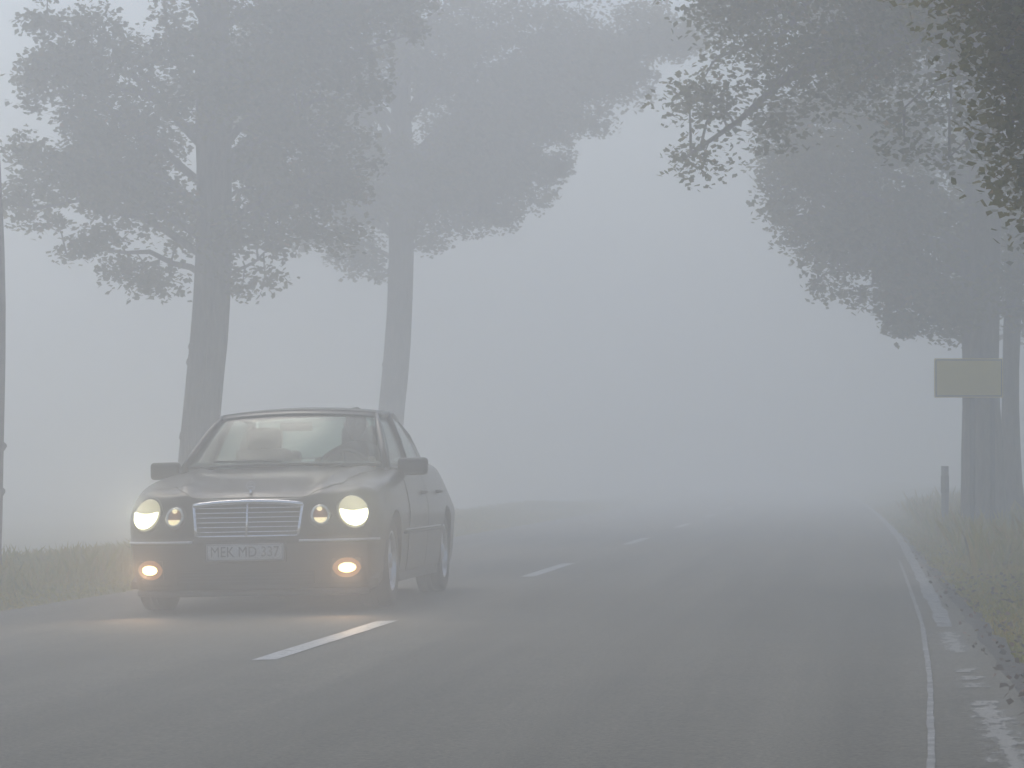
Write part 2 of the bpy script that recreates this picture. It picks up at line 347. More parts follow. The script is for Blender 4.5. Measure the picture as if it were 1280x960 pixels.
# ------------------------------------------------------------------ trees
def make_tree(name, label, t, Y, r0, H, prof, seed, nlimb=20, tips=(), leafs=150, lsize=0.10, lean=(0.03, 0), group=None, z_first=3.2, bend=(), sparse_top=True, root=1.35, cl=1.0):
    rng = np.random.default_rng(seed); rnd = random.Random(seed)
    z0 = gz(t, Y) - 0.05; base = at(t, Y, z0); root_o = empty(name, base)
    tag(root_o, label, 'tree', group)
    def axis(z):
        return Vector((lean[0] * z + 0.05 * sin(z * 0.9 + seed), lean[1] * z + 0.05 * cos(z * 0.7 + seed), z))
    # trunk
    zs = [0, .12, .3, .6, 1.0, 1.5, 2, 2.5, 3, 3.5, 4, 4.5, 5, 5.5, 6.2, 7, 8, 9, 10, 11]
    zs = [z for z in zs if z < H - 0.5] + [H]
    def rad(z):
        k = root if z < 0.15 else (1 + (root - 1) * exp(-(z - .1) * 2.2))
        return r0 * k * (1 - 0.10 * z / 4 if z < 5 else max(0.06, 0.875 * (1 - (z - 5) / (H - 5)) ** 0.9 + 0.02))
    tb = MB().tube([axis(z) for z in zs], [rad(z) for z in zs], n=18, jit=0.22)
    rngk = rnd
    for q in range(4):                                      # burls and branch scars
        z = rnd.uniform(0.8, 4); w = rnd.uniform(0, 2 * pi); c = axis(z) + Vector((cos(w), sin(w), 0)) * rad(z) * 0.75
        tb.tube([c - Vector((cos(w), sin(w), 0)) * .06, c + Vector((cos(w), sin(w), 0)) * .03, c + Vector((cos(w), sin(w), .1)) * .07], [rad(z) * .55, rad(z) * .45, rad(z) * .15], n=8)
    tb.build('trunk', M['bark'], root_o)
    # limbs
    clumps = []; twigs = MB()
    specs = []
    for i in range(nlimb):
        z = z_first + (H - z_first - 0.8) * ((i + rnd.uniform(0, .8)) / nlimb) ** 0.9
        az = i * 2.39996 + rnd.uniform(-.3, .3); R = lerp_tab(prof, z + 0.3) * rnd.uniform(0.85, 1.08)
        end = Vector((cos(az) * R, sin(az) * R, z + rnd.uniform(-0.1, 0.5) + 0.1 * R))
        st = z - 0.35 * R * 0.5
        specs.append((max(z_first - 0.7, st), end + axis(z) * Vector((1, 1, 0)) if False else end, 1.0))
    for tp in tips:                                           # (z_start, dx, dy, z_end, weight)
        specs.append((tp[0], Vector((tp[1], tp[2], tp[3])), tp[4] if len(tp) > 4 else 1.0))
    for zi, (zs_, e, wt) in enumerate(specs):
        a = axis(zs_); R = (Vector((e.x, e.y, 0)) - Vector((a.x, a.y, 0))).length
        mid = a.lerp(e, 0.5) + Vector((0, 0, 0.22 * R)) + Vector((rnd.uniform(-.1, .1), rnd.uniform(-.1, .1), 0)) * R
        pts = []
        for q in range(8):
            u = q / 7; p = a * (1 - u) ** 2 + mid * 2 * u * (1 - u) + e * u * u
            pts.append(p + Vector((rnd.uniform(-1, 1), rnd.uniform(-1, 1), rnd.uniform(-1, 1))) * 0.03 * R * (u > 0))
        rb_ = min(rad(zs_) * 0.4, 0.014 + 0.017 * R)
        MB().tube(pts, [rb_ * (1 - 0.85 * q / 7) for q in range(8)], n=7).build('limb', M['bark'], root_o)
        ncl = max(3, int(R * 5.5 * cl))
        for c in range(ncl):
            u = 0.28 + 0.72 * (c + rnd.random()) / ncl; u = min(u, 1); i0 = min(6, int(u * 7)); p = pts[i0].lerp(pts[i0 + 1], u * 7 - i0)
            side = Vector((e.y - a.y, -(e.x - a.x), 0)).normalized() * rnd.uniform(-1, 1) * (0.16 + 0.42 * R * (1 - abs(u - .55)) * 0.8) * wt
            q = p + side + Vector((0, 0, rnd.uniform(-.30, .45)))
            tm = p.lerp(q, .5) + Vector((0, 0, .06))
            twigs.tube([p, tm, q], [0.014, 0.009, 0.004], n=4, cap=False)
            clumps.append((q, rnd.uniform(0.20, 0.42) * (0.75 + 0.08 * R) * (0.8 if u > .9 else 1), wt))
        clumps.append((pts[-1], 0.2, wt))
    twigs.build('twigs', M['bark'], root_o)['kind'] = 'stuff'
    cs = []; tint = []
    for (q, r, wt) in clumps:
        n = int(leafs * (r / 0.33) ** 2 * rnd.uniform(.6, 1.2))
        if sparse_top and q.z > 8: n = n // 2
        d = rng.normal(size=(n, 3)); d /= np.linalg.norm(d, axis=1)[:, None]; d *= (rng.uniform(0, 1, n) ** 0.45)[:, None]
        lobes = 1 + 0.35 * np.sin(d[:, 0] * 5 + q.x * 3) * np.cos(d[:, 1] * 4 + q.y)
        d *= np.array([r * 1.15, r * 1.15, r * 0.75]) * lobes[:, None]
        cs.append(d + np.array(q)); tint.append(np.clip(rng.normal(rnd.uniform(.25, .6), .17, n), 0, 1))
    cs = np.concatenate(cs); tint = np.concatenate(tint)
    o = cloud('crown', leaf_quads(rng, cs, lsize), tint, M['leaf'], root_o); o['kind'] = 'stuff'
    return root_o

R_BIG = [(2.8, 1.5), (3.4, 1.8), (4.2, 2.0), (5, 2.1), (6.5, 2.4), (8, 2.8), (10, 1.8), (11.5, .6)]
make_tree('roadside_tree', 'thick roadside tree whose trunk rises right behind the car roof, left of the forked tree', -4.72, 37, 0.225, 11.5, R_BIG, 11, 24,
          tips=[(3.2, -1.6, .3, 3.5), (3.4, -2.1, -.6, 4.0), (3.6, -2.15, .2, 4.7), (4.2, -2.0, .3, 5.5), (4.6, -1.9, -.2, 6.2), (3.1, 1.0, 0, 3.55), (3.5, 1.7, .3, 3.75), (3.7, 2.0, -.3, 4.5), (3.0, .35, -.1, 3.95, .6), (5, .5, 1, 5.5), (5, .2, -1.2, 5.8), (5.0, 2.7, .2, 6.8), (4.8, 2.4, -.4, 6.4), (5.2, 2.2, .4, 7.0), (4.2, 1.6, .2, 5.0), (4.4, 2.1, -.2, 5.5), (4.0, 1.1, .8, 4.5), (4.0, -1.2, -.7, 4.4), (4.6, 2.5, .3, 6.1), (3.9, -1.5, .8, 5.0)],
          lean=(0.035, 0), group='trees of the avenue', z_first=3.75, leafs=300, lsize=.078)
make_tree('roadside_tree', 'slimmer forked tree rising above the right end of the car roof', -4.56, 51.4, 0.22, 12, [(4.2, 1.2), (5, 2.2), (6, 3.0), (7, 3.8), (8.5, 3.8), (10.5, 2.4), (12, .8)], 23, 24,
          tips=[(4.0, -.9, 0, 4.4), (4.3, -1.6, .4, 4.9), (4.4, 1.3, 0, 5.6, .8), (4.6, 2.2, -.4, 5.9), (4.8, 2.9, .3, 6.3), (5.2, 3.4, .2, 6.9), (5.4, 4.2, -.3, 7.4), (5.6, 4.9, .4, 7.9), (3.9, .45, 0, 5.4, .4), (5, .5, 1, 5.5), (5, -.8, -1.2, 5.8), (5.2, -1.8, 0, 6.4), (5.2, 1.6, .6, 6.3), (5.2, 2.4, .3, 6.8), (5.5, 3.2, -.5, 7.2), (5.6, 3.8, .2, 7.4), (5.6, 5.4, .2, 8.3), (5.0, 1.2, -.5, 6.0), (5, -1.1, .4, 5.6), (4.7, -2.0, -.2, 5.6), (5.3, -2.6, .2, 6.6), (5.4, 2.9, 1, 7.6), (5.8, 4.6, -.4, 8.0), (6.2, .9, 0, 7.6), (6.4, 1.5, .4, 8.0), (6.3, .4, -.5, 7.6), (6.5, 2.2, 0, 8.2), (6.6, 3.2, 0, 8.6), (6.8, 1, 0, 9), (4.9, 2.6, 0, 5.5), (5.0, 2.9, .3, 6.0), (5.1, 2.1, .2, 5.75), (5.2, 3.1, -.4, 6.4), (6.4, -.8, .2, 7.8), (6.1, -1.4, -.2, 7.3)],
          lean=(0.035, 0), group='trees of the avenue', z_first=4.7, leafs=260, lsize=.085)
make_tree('roadside_tree', 'tree cut by the left edge of the photo, only a sliver of trunk showing', -4.86, 28.5, 0.12, 11, [(4.5, .5), (5.5, .6), (7, 1.2), (9, 2), (11, .6)], 31, 12,
          lean=(0.0, 0), group='trees of the avenue', z_first=6.2, leafs=90)
make_tree('roadside_tree', 'tree at the right edge of the view whose long leafy boughs hang over the road', 4.5, 22.5, 0.24, 11.5, [(2.8, .6), (3.4, 1.4), (4, 2.0), (5, 2.5), (6.5, 4.0), (9, 3.6), (11.5, 1)], 41, 26,
          tips=[(a_, (4.03 + b_) * f_ - 4.03, c_ + 3.2, (d_ - .6) * f_ + .72, e_) for (a_, b_, c_, d_, e_) in ((3.7, -2.75, .2, 2.95, .3), (4.1, -2.2, .9, 3.6, .7), (4.0, -1.9, -.5, 3.45, .7), (4.4, -2.5, .3, 4.2, .9), (4.3, -2.2, -.4, 4.6, 1), (4.0, -2.4, 1.2, 3.7, .6)) for f_ in (1.142,)] + [(4.0, -1.3, .2, 3.3, .9), (3.6, -.9, .5, 3.0), (3.4, -.5, -.4, 2.65), (3.9, -1.5, 1.0, 3.7), (3.9, -1.2, -1.0, 3.9), (3.3, -.3, -.9, 2.6), (3.2, -.25, .3, 2.35, .5)],
          lean=(-0.01, 0), group='trees of the avenue', z_first=3.6, leafs=240, lsize=.055)
make_tree('roadside_tree', 'foggy tree behind the yellow sign on the right, crown leaning over the road', 4.42, 38, 0.23, 11.5, [(2.4, .9), (3, 1.9), (3.8, 2.5), (5, 2.8), (7, 3), (9, 2), (11.5, .6)], 53, 24,
          tips=[(2.5, -.9, 0, 2.45), (2.8, -1.5, .3, 2.9), (3.0, -2.1, -.3, 3.3), (3.2, -2.5, .4, 3.8), (3.6, -2.5, -.2, 4.4), (2.6, .6, -.4, 2.6), (2.6, 1.2, .3, 2.8), (2.7, -.6, -1, 2.7), (4, -2.4, 0, 5.0), (2.9, -2.0, .5, 3.0), (2.9, -1.2, -.5, 2.6), (3.2, -2.3, .2, 3.5), (2.7, -.3, .5, 2.5), (2.6, -.9, .8, 2.55), (3.3, -2.6, -.2, 4.1)],
          lean=(0.0, 0), group='trees of the avenue', z_first=2.8, leafs=260, lsize=.078)
make_tree('roadside_tree', 'faint tree trunk in thick fog left of and beyond the yellow sign', 5.03, 53, 0.16, 11.5, [(2.2, 1.0), (3, 2.2), (4.5, 3.0), (7, 3.2), (9, 2), (11.5, .6)], 67, 22,
          lean=(0.0, 0), group='trees of the avenue', z_first=3.0, leafs=110)
make_tree('roadside_tree', 'close olive green foliage drooping into the top right corner of the view', 4.75, 9.5, 0.22, 10, [(3.4, .8), (4.5, 1.7), (7, 2.2), (10, .7)], 83, 8,
          tips=[(2.9, -1.25, 1.5, 2.35, .3), (2.8, -1.22, 1.2, 2.15, .25), (2.9, -1.12, 1.6, 2.02, .25), (2.7, -1.08, 1.3, 1.85, .22), (2.6, -1.02, 1.5, 1.70, .2), (2.6, -.98, 1.1, 1.52, .2), (3, -1.1, 1.9, 2.5, .3), (2.9, -.95, 1.7, 2.2, .3), (2.7, -.9, 1.4, 1.9, .3)],
          lean=(0.0, 0), group='trees of the avenue', z_first=3.8, leafs=820, lsize=.034, cl=1.8)
make_tree('young_tree', 'thin young tree just right of the thick trunk behind the yellow sign', 4.85, 40, 0.11, 5.5, [(2.5, .8), (3.5, 1.2), (5.5, .4)], 91, 10,
          lean=(0.02, 0), z_first=2.4, leafs=100, root=1.8)

# ------------------------------------------------------------------ grass, weeds and leaf litter
def blades(name, label, n, tr, Yr, hfun, seed, wid=0.006, keep=None, lie=0.5, m=None):
    rng = np.random.default_rng(seed); out = []; tint = []
    ts = rng.uniform(tr[0], tr[1], n); u = rng.uniform(0, 1, n); Ys = Yr[0] * (Yr[1] / Yr[0]) ** u
    for t, Y in zip(ts, Ys):
        if keep and not keep(t, Y): continue
        h = hfun(t, Y) * rng.uniform(.5, 1.3)
        if h <= 0.01: continue
        x = xc(Y) + t; z = gz(t, Y) - 0.012; w = rng.uniform(0, 2 * pi); ww = wid * rng.uniform(.6, 1.5) * (1 + Y / 30)
        dx, dy = cos(w) * ww, sin(w) * ww; lx, ly = rng.normal(0, lie, 2) * h
        out.append(((x - dx, Y - dy, z), (x + dx, Y + dy, z), (x + dx * .6 + lx * .45, Y + dy * .6 + ly * .45, z + h * .62), (x + lx, Y + ly, z + h)))
        k = noise.noise((x * .8, Y * .45, 5)); tint.append(min(1, max(0, .42 + .5 * k + rng.normal(0, .16))))
    o = cloud(name, np.array(out), np.array(tint), m or M['grass']); tag(o, label, 'grass', kind='stuff'); return o
def keep_r(t, Y):
    return t > lerp_tab([(0, 5.2), (11.8, 5.0), (12.6, 4.0), (13.4, 3.70), (30, 3.60), (60, 3.56)], Y) + nz(Y, 2.3, .05) - 0.05 + nz(Y * 3, 5, .05)
blades('verge_grass', 'short olive and brown grass on the bank right of the road', 60000, (3.5, 7.0), (11.8, 75), lambda t, Y: 0.045 + 0.05 * max(0, t - 3.8) + .03 * noise.noise((t * 2, Y, 0)), 1, keep=keep_r)
blades('verge_grass', 'grass along the left side of the road beside the car', 45000, (-6.2, -3.1), (19, 90), lambda t, Y: 0.04 + 0.07 * max(0, min(1.6, -t - 3.5)) , 2)
blades('tall_weeds', 'taller weeds in fog around the tree trunks right of the road', 12000, (3.85, 8.0), (26, 62), lambda t, Y: 0.25 + .2 * noise.noise((t * 1.2, Y * .6, 7)), 3, wid=.009, lie=.3)
blades('tall_weeds', 'dark clump of tall weeds at the left edge beyond the road', 5000, (-5.6, -3.75), (22, 32), lambda t, Y: 0.13 + .16 * noise.noise((t * 2, Y * .8, 9)) + .02, 4, wid=.008, lie=.3)
def litter():
    rng = np.random.default_rng(9); n = 700; u = rng.uniform(0, 1, n); Y = 8.5 * (34 / 8.5) ** u
    t = 3.45 + np.abs(rng.normal(0, .5, n)); c = []
    for ti, yi in zip(t, Y):
        z = max(gz(ti, yi) + .02, road_z(ti) + .008 if ti < 3.55 else -9) + rng.uniform(0, .02) + (.03 if yi > 13 and ti > 3.7 else 0); c.append((xc(yi) + ti, yi, z))
    o = cloud('fallen_leaves', leaf_quads(rng, np.array(c), .032, 0), rng.uniform(0, 1, n), M['litter']); tag(o, 'fallen brown leaves on the dirt and grass at the right edge of the road', 'leaves', kind='stuff')
litter()

# ------------------------------------------------------------------ yellow sign, marker post
def sign():
    X, Y = 1.0, 36.0; s = FPX / Y
    xm = lambda px: (px - 640) / s
    zt, zb = CAMH + (HOR - 448) / s, CAMH + (HOR - 497) / s
    x0, x1 = xm(1168), xm(1254); t = (x0 + x1) / 2 - xc(Y); g0 = gz(t, Y) - .1
    r = empty('road_sign', ((x0 + x1) / 2, Y, g0)); tag(r, 'rectangular yellow road sign in the fog on the right verge', 'road sign')
    w = x1 - x0; h = zt - zb; zc = (zt + zb) / 2 - g0
    p = MB().box((0, 0, zc), (w, .025, h)).build('sign_panel', M['yellow'], r, False); bevel(p, .008)
    b = MB()
    for zz in (-1, 1): b.box((0, -.0145, zc + zz * (h / 2 - .018)), (w - .03, .003, .012))
    for xx in (-1, 1): b.box((xx * (w / 2 - .018), -.0145, zc), (.012, .003, h - .05))
    b.build('border', M['black'], r, False)
    for px in (1216, 1241): MB().tube([(xm(px) - (x0 + x1) / 2, .045, 0), (xm(px) - (x0 + x1) / 2, .045, zc + h / 2 - .03)], .03, n=12).build('post', M['signpost'], r)
    for zz in (-.12, .12): MB().box((0.17, .022, zc + zz), (w * .55, .02, .03)).build('bracket', M['signpost'], r, False)
sign()
def marker(px, Y, ztop, label):
    x = (px - 640) / FPX * Y; t = x - xc(Y); g0 = gz(t, Y) - .05
    r = empty('marker_post', (x, Y, g0), (0, 0, -heading(Y))); tag(r, label, 'marker post')
    h = CAMH + (HOR - ztop) / FPX * Y - g0
    v = []; sec = [(-.05, .03), (0, -.045), (.05, .03)]
    mb = MB(); zs = [0, h - .02, h]
    for z in zs:
        for (x_, y_) in sec: v.append((x_, y_, z + (0.03 * (y_ + .05) / .085 if z == h else 0)))
    mb.add(v, [(0, 1, 4, 3), (1, 2, 5, 4), (2, 0, 3, 5), (3, 4, 7, 6), (4, 5, 8, 7), (5, 3, 6, 8), (6, 7, 8), (2, 1, 0)])
    bevel(mb.build('post_body', M['white'], r, False), .006)
    bnd = MB(); v = []
    for z in (h - .32, h - .10):
        for (x_, y_) in sec: v.append((x_ * 1.05, y_ * 1.08, z + (0 if z < h - .2 else .03 * (x_ + .06))))
    bnd.add(v, [(0, 1, 4, 3), (1, 2, 5, 4), (2, 0, 3, 5), (3, 4, 5), (2, 1, 0)]); bnd.build('black_band', M['black'], r, False)
    MB().box((.018, -.045, h - .21), (.03, .006, .13), (0, 0, 0.6)).build('reflector', M['white'], r, False)
marker(1181, 41.0, 585, 'short dark roadside marker post left of the thick trunk on the right')

# ------------------------------------------------------------------ the car
CX, CY = -1.513, 23.69
YAW = atan(0.106)
tcar = CX - xc(CY)
car = empty('sedan_car', (CX, CY, BANK * tcar + 0.002), (0, -BANK, -YAW))
tag(car, 'dark four-lamp sedan driving towards the viewer with headlights and fog lamps lit', 'car')
YO = -2.4                                    # local y = distance behind the front bumper + YO
def P(x, y, z): return Vector((x, y + YO, z))

FX = [0, .2, .4, .58, .73, .85, .94]
SY = [.42, .62, .86, 1.1, 1.4, 1.8, 2.3, 2.8, 3.3, 3.69, 4.0, 4.28, 4.48]
SIDE = [(.42, .972), (.62, .99), (.86, 1.0), (3.7, 1.0), (4.0, .992), (4.28, .975), (4.48, .95)]
RX = [.93, .82, .65, .42, .2, 0]
TOP = [(.1, .750), (.2, .785), (.4, .832), (.7, .888), (1.0, .93), (1.38, .972), (1.7, .985), (3.6, 1.0), (3.95, 1.035), (4.4, 1.03), (4.65, .985), (4.8, .93)]
SHO = [(.1, .745), (.3, .775), (.5, .80), (.9, .86), (1.4, .905), (2.3, .925), (3.5, .945), (4.4, .95), (4.8, .92)]
def tap(y, k): return 1 - k * max(0, min(1, (y - 2.6) / 1.9))
def ring(w, yf, bow, yr, zf, k=0.0):
    pts = []
    def zz(x, y): return zf(x, y) if callable(zf) else zf
    for f in FX: x = f * w; y = yf + bow * f ** 3.6; pts.append((x, y, zz(x, y)))
    for y in SY: x = w * lerp_tab(SIDE, y) * tap(y, k); pts.append((x, max(y, yf + bow * 1.0), zz(x, y)))
    for f in RX: x = f * w * (1 - k); y = yr - .22 * f ** 4; pts.append((x, y, zz(x, y)))
    return pts
BOT = lambda k: (lambda x, y: .125 + k if y < .45 else .18 + k)
rings = [ring(.70, .22, .20, 4.5, BOT(.015)), ring(.82, .10, .26, 4.70, BOT(0)), ring(.862, .022, .27, 4.77, BOT(.045)), ring(.875, 0, .27, 4.79, .34), ring(.885, -.004, .27, 4.80, .455),
         ring(.888, .006, .27, 4.795, .492), ring(.888, .05, .25, 4.76, .505), ring(.895, .07, .26, 4.75, .54), ring(.902, .095, .28, 4.75, .63), ring(.895, .13, .33, 4.74, .70, .03),
         ring(.858, .155, .37, 4.72, lambda x, y: lerp_tab(SHO, y), .11),
         ring(.80, .175, .40, 4.68, lambda x, y: lerp_tab(SHO, y) * .45 + lerp_tab(TOP, y) * .55 - .008, .12),
         ring(.64, .20, .34, 4.62, lambda x, y: lerp_tab(TOP, y) - .014),
         ring(.50, .22, .26, 4.55, lambda x, y: lerp_tab(TOP, y) - .012),
         ring(.30, .25, .18, 4.5, lambda x, y: lerp_tab(TOP, y) - .003),
         ring(.0, .30, 0, 4.4, lambda x, y: lerp_tab(TOP, y))]
def body():
    v = []; f = []; n = len(rings[0]); full = 2 * n - 2
    for rg in rings:
        pts = rg + [(-x, y, z) for (x, y, z) in rg[-2:0:-1]]
        v += [P(*p) for p in pts]
    for j in range(len(rings) - 1):
        for i in range(full): f.append((j * full + i, j * full + (i + 1) % full, (j + 1) * full + (i + 1) % full, (j + 1) * full + i))
    f.append(tuple(range(full - 1, -1, -1)))
    me = bpy.data.meshes.new('body'); me.from_pydata([tuple(a) for a in v], [], f)
    bm = bmesh.new(); bm.from_mesh(me)
    bmesh.ops.remove_doubles(bm, verts=bm.verts, dist=0.0005)
    # bottom n-gon -> triangulate fan is enough
    bmesh.ops.triangulate(bm, faces=[q for q in bm.faces if len(q.verts) > 8])
    bmesh.ops.recalc_face_normals(bm, faces=bm.faces); bm.to_mesh(me); bm.free()
    o = link('body', me, M['paint'], car); o.data.materials.append(M['dark'])
    s = o.modifiers.new('s', 'SUBSURF'); s.levels = s.render_levels = 2
    apply_mods(o)
    # bulges over the lamps and creases of the bonnet
    for vt in o.data.vertices:
        x, y, z = abs(vt.co.x), vt.co.y - YO, vt.co.z
        if y < 1.6 and z > .45:
            for xl, zl, r, a in ((.70, .66, .13, .035), (.49, .64, .09, .03)):
                g_ = exp(-((x - xl) / r) ** 2)
                if y < .6: vt.co.y -= a * g_ * exp(-((z - zl) / .12) ** 2)
                if z > .68: vt.co.z += a * .9 * g_ * max(0, min(1, (1.25 - y) / .9)) * min(1, (z - .68) / .06)
            if z > .74: vt.co.z += .022 * exp(-((x - (.40 + .13 * y)) / .045) ** 2) * min(1, max(0, (y - .15) / .2))
    # wheel arches and cabin opening
    cuts = []
    def cutter(mb, mats):
        c = mb.build('cut', M['dark'], None, False); c.data.materials.clear(); c.data.materials.append(mats); cuts.append(c)
        bm = bmesh.new(); bm.from_mesh(c.data); bmesh.ops.recalc_face_normals(bm, faces=bm.faces); bm.to_mesh(c.data); bm.free()
        md = o.modifiers.new('b', 'BOOLEAN'); md.operation = 'DIFFERENCE'; md.object = c; md.solver = 'EXACT'; md.material_mode = 'TRANSFER'
    o.parent = None
    for ya in (.86, 3.69):
        for sx in (-1, 1):
            cutter(MB().tube([P(sx * .60, ya, .315), P(sx * 1.1, ya, .315)], .352, n=40), M['dark'])
    cutter(MB().box(P(0, 2.66, .80), (1.30, 1.95, .95)), M['dark'])
    apply_mods(o); o.parent = car
    for c in cuts: bpy.data.objects.remove(c)
    o.data.polygons.foreach_set('use_smooth', [True] * len(o.data.polygons)); autosmooth(o, 32)
    return o
bod = body()
_bm = bmesh.new(); _bm.from_mesh(bod.data); bvh = BVHTree.FromBMesh(_bm); _bm.free()
def hit_side(y, z, sx=1):
    h = bvh.ray_cast(P(sx * 2, y, z), Vector((-sx, 0, 0))); return (abs(h[0].x) if h[0] else .85)
def hit_front(x, z, default=None):
    if default is None: default = .03 + .28 * min(1, abs(x) / .85) ** 3.6
    h = bvh.ray_cast(P(x, -1, z), Vector((0, 1, 0))); return (h[0].y - YO if h[0] and h[0].y - YO < .9 else default)
def front_rot(x, z, k=1.0):
    ds = [(hit_front(x + a_, z) - hit_front(x - a_, z)) / (2 * a_) for a_ in (.05, .08)]; dz = [(hit_front(x, z + a_) - hit_front(x, z - a_)) / (2 * a_) for a_ in (.05, .08)]
    return Euler((-math.atan(max(-.1, min(.6, sum(dz) / 2))) * k, 0, math.atan(max(-.75, min(.75, sum(ds) / 2))) * k))
def hit_top(x, y, default=.9):
    h = bvh.ray_cast(P(x, y, 2), Vector((0, 0, -1))); return h[0].z if h[0] else default
def panel(name, fn, nu, nv, nrm, m, parent, thick=.012, lift=.004):
    """a sheet lying just proud of the body, its rim turned in"""
    mb = MB(); g = [[Vector(fn(i / nu, j / nv)) for i in range(nu + 1)] for j in range(nv + 1)]
    nv_ = Vector(nrm)
    top = [g[j][i] + nv_ * lift for j in range(nv + 1) for i in range(nu + 1)]; w = nu + 1
    mb.add(top, [(j * w + i, j * w + i + 1, (j + 1) * w + i + 1, (j + 1) * w + i) for j in range(nv) for i in range(nu)])
    rim = [(0, i) for i in range(nu + 1)] + [(j, nu) for j in range(1, nv + 1)] + [(nv, i) for i in range(nu - 1, -1, -1)] + [(j, 0) for j in range(nv - 1, 0, -1)]
    a = [g[j][i] + nv_ * lift for j, i in rim]; b = [g[j][i] - nv_ * thick for j, i in rim]; n = len(rim)
    mb.add(a + b, [(i, (i + 1) % n, n + (i + 1) % n, n + i) for i in range(n)])
    o = mb.build(name, m, parent)
    bm = bmesh.new(); bm.from_mesh(o.data); bmesh.ops.remove_doubles(bm, verts=bm.verts, dist=.0002); bmesh.ops.recalc_face_normals(bm, faces=bm.faces); bm.to_mesh(o.data); bm.free()
    return autosmooth(o, 40)
# bonnet
def bonnet_pt(u, v):
    y = .20 + 1.13 * v + (.0 if v > .3 else 0); hw = lerp_tab([(.20, .40), (.30, .50), (.5, .575), (.9, .63), (1.33, .685)], y)
    x = (2 * u - 1) * hw; y2 = y + .10 * (x / .7) ** 2 * (v) - .01
    return P(x, y2, hit_top(x, y2))
panel('bonnet', bonnet_pt, 28, 26, (0, 0, 1), M['paint'], car, .01, .005)
# doors and handles
for sx in (-1, 1):
    for (ya, yb, ym) in ((1.52, 2.50, 2.33), (2.515, 3.45, 3.28)):
        def dpt(u, v, ya=ya, yb=yb, sx=sx):
            z = .235 + .685 * v; y = ya + (yb - ya) * u
            if yb > 3: y = min(y, 3.69 - sqrt(max(0, .385 ** 2 - (z - .315) ** 2)) if z < .70 else y + 0) if u > .5 else y
            return P(sx * hit_side(y, z, sx), y, z)
        d = panel('door', dpt, 14, 12, (sx, 0, 0), M['paint'], car, .01, .005)
        hx = hit_side(ym, .78, sx)
        MB().tube([P(sx * (hx), ym - .11, .775), P(sx * (hx + .032), ym - .08, .78), P(sx * (hx + .034), ym + .04, .78), P(sx * hx, ym + .07, .775)], .014, n=8).build('handle', M['paint'], d)
    # rubbing strip along the side, and the sill
    ys = [1.28 + i * .1 for i in range(20)]
    MB().tube([P(sx * (hit_side(y, .50, sx) + .006), y, .50) for y in ys], .022, n=8, squash=.5).build('side_strip', M['trim'], car)
    MB().tube([P(sx * (hit_side(y, .519, sx) + .014), y, .522) for y in ys], .005, n=6).build('bright_strip', M['strip'], car)
    MB().box(P(sx * .82, 2.28, .20), (.06, 2.05, .08)).build('sill', M['trim'], car, False)
# front bumper strip (bright) and lower parts
def bumper_line(z, xs, off): return [P(x, hit_front(x, z) - off, z) for x in xs]
for sx in (-1, 1):
    xs = [sx * (.36 + .49 * i / 14) for i in range(15)]
    MB().tube(bumper_line(.478, xs, .006), .013, n=8, squash=.7).build('bumper_strip', M['strip'], car)
def bump_pt(u, v):
    x = (2 * u - 1) * .845; z = .165 + .295 * v; return P(x, hit_front(x, z), z)
fb = panel('front_bumper', bump_pt, 30, 6, (0, -1, 0), M['bumper'], car, .01, .004)
# air intake with slats: a near-black box paints the shade of the opening
MB().box(P(0, .012, .235), (.92, .03, .085)).build('air_intake', M['dark'], car, False)
for z in (.215, .238, .261): MB().box(P(0, -.008, z), (.90, .012, .007)).build('intake_slat', M['trim'], car, False)
MB().tube([P(x, hit_front(x, .165) + .012, .135) for x in [-.78 + 1.56 * i / 26 for i in range(27)]], .022, n=8).build('front_spoiler', M['trim'], car)
# wheels
def wheel(x, y, sx, steer=0):
    r = empty('wheel', P(x, y, .315), (0, 0, steer)); r.parent = car
    R = .315; w = .205
    prof = [(-.45, .62), (-.5, .72), (-.5, .90), (-.46, .965), (-.36, 1.0), (-.12, 1.0), (-.11, .975), (-.08, .975), (-.07, 1.0), (.07, 1.0), (.08, .975), (.11, .975), (.12, 1.0), (.36, 1.0), (.46, .965), (.5, .9), (.5, .72), (.45, .62)]
    def lathe(pr, n, name, m):
        v = []; f = []
        for k in range(n):
            a_ = 2 * pi * k / n
            for (px, pr_) in pr: v.append((px * w, cos(a_) * pr_ * R, sin(a_) * pr_ * R))
        q = len(pr)
        for k in range(n):
            for i in range(q - 1): f.append((k * q + i, k * q + i + 1, ((k + 1) % n) * q + i + 1, ((k + 1) % n) * q + i))
        return autosmooth(obj(name, v, f, m, r), 40)
    lathe(prof, 48, 'tyre', M['rubber'])
    s = sx
    rm = lathe([(s * .40, .64), (s * .47, .655), (s * .47, .62), (s * .36, .58), (-s * .4, .56), (-s * .45, .64)], 40, 'rim', M['alloy'])
    for k in range(8):
        a_ = 2 * pi * k / 8; c_, s_ = cos(a_), sin(a_)
        v = []
        for (rr, hw, dx) in ((.10, .10, .40), (.60, .075, .33)):
            for q in (-1, 1):
                for dd in (0, -.12): v.append((s * (dx + dd) * w, (c_ * rr - s_ * hw * q) * R, (s_ * rr + c_ * hw * q) * R))
        bevel(obj('spoke', v, [(0, 2, 6, 4), (1, 5, 7, 3), (0, 4, 5, 1), (2, 3, 7, 6), (0, 1, 3, 2), (4, 6, 7, 5)], M['alloy'], rm, False), .006)
    MB().tube([(s * .3 * w, 0, 0), (s * .44 * w, 0, 0), (s * .46 * w, 0, 0)], [.055, .052, .03], n=20).build('hub_cap', M['alloy'], rm)
    MB().tube([(s * .02 * w, 0, 0), (s * .08 * w, 0, 0)], [.14, .14], n=28).build('brake_disc', M['trim'], r)
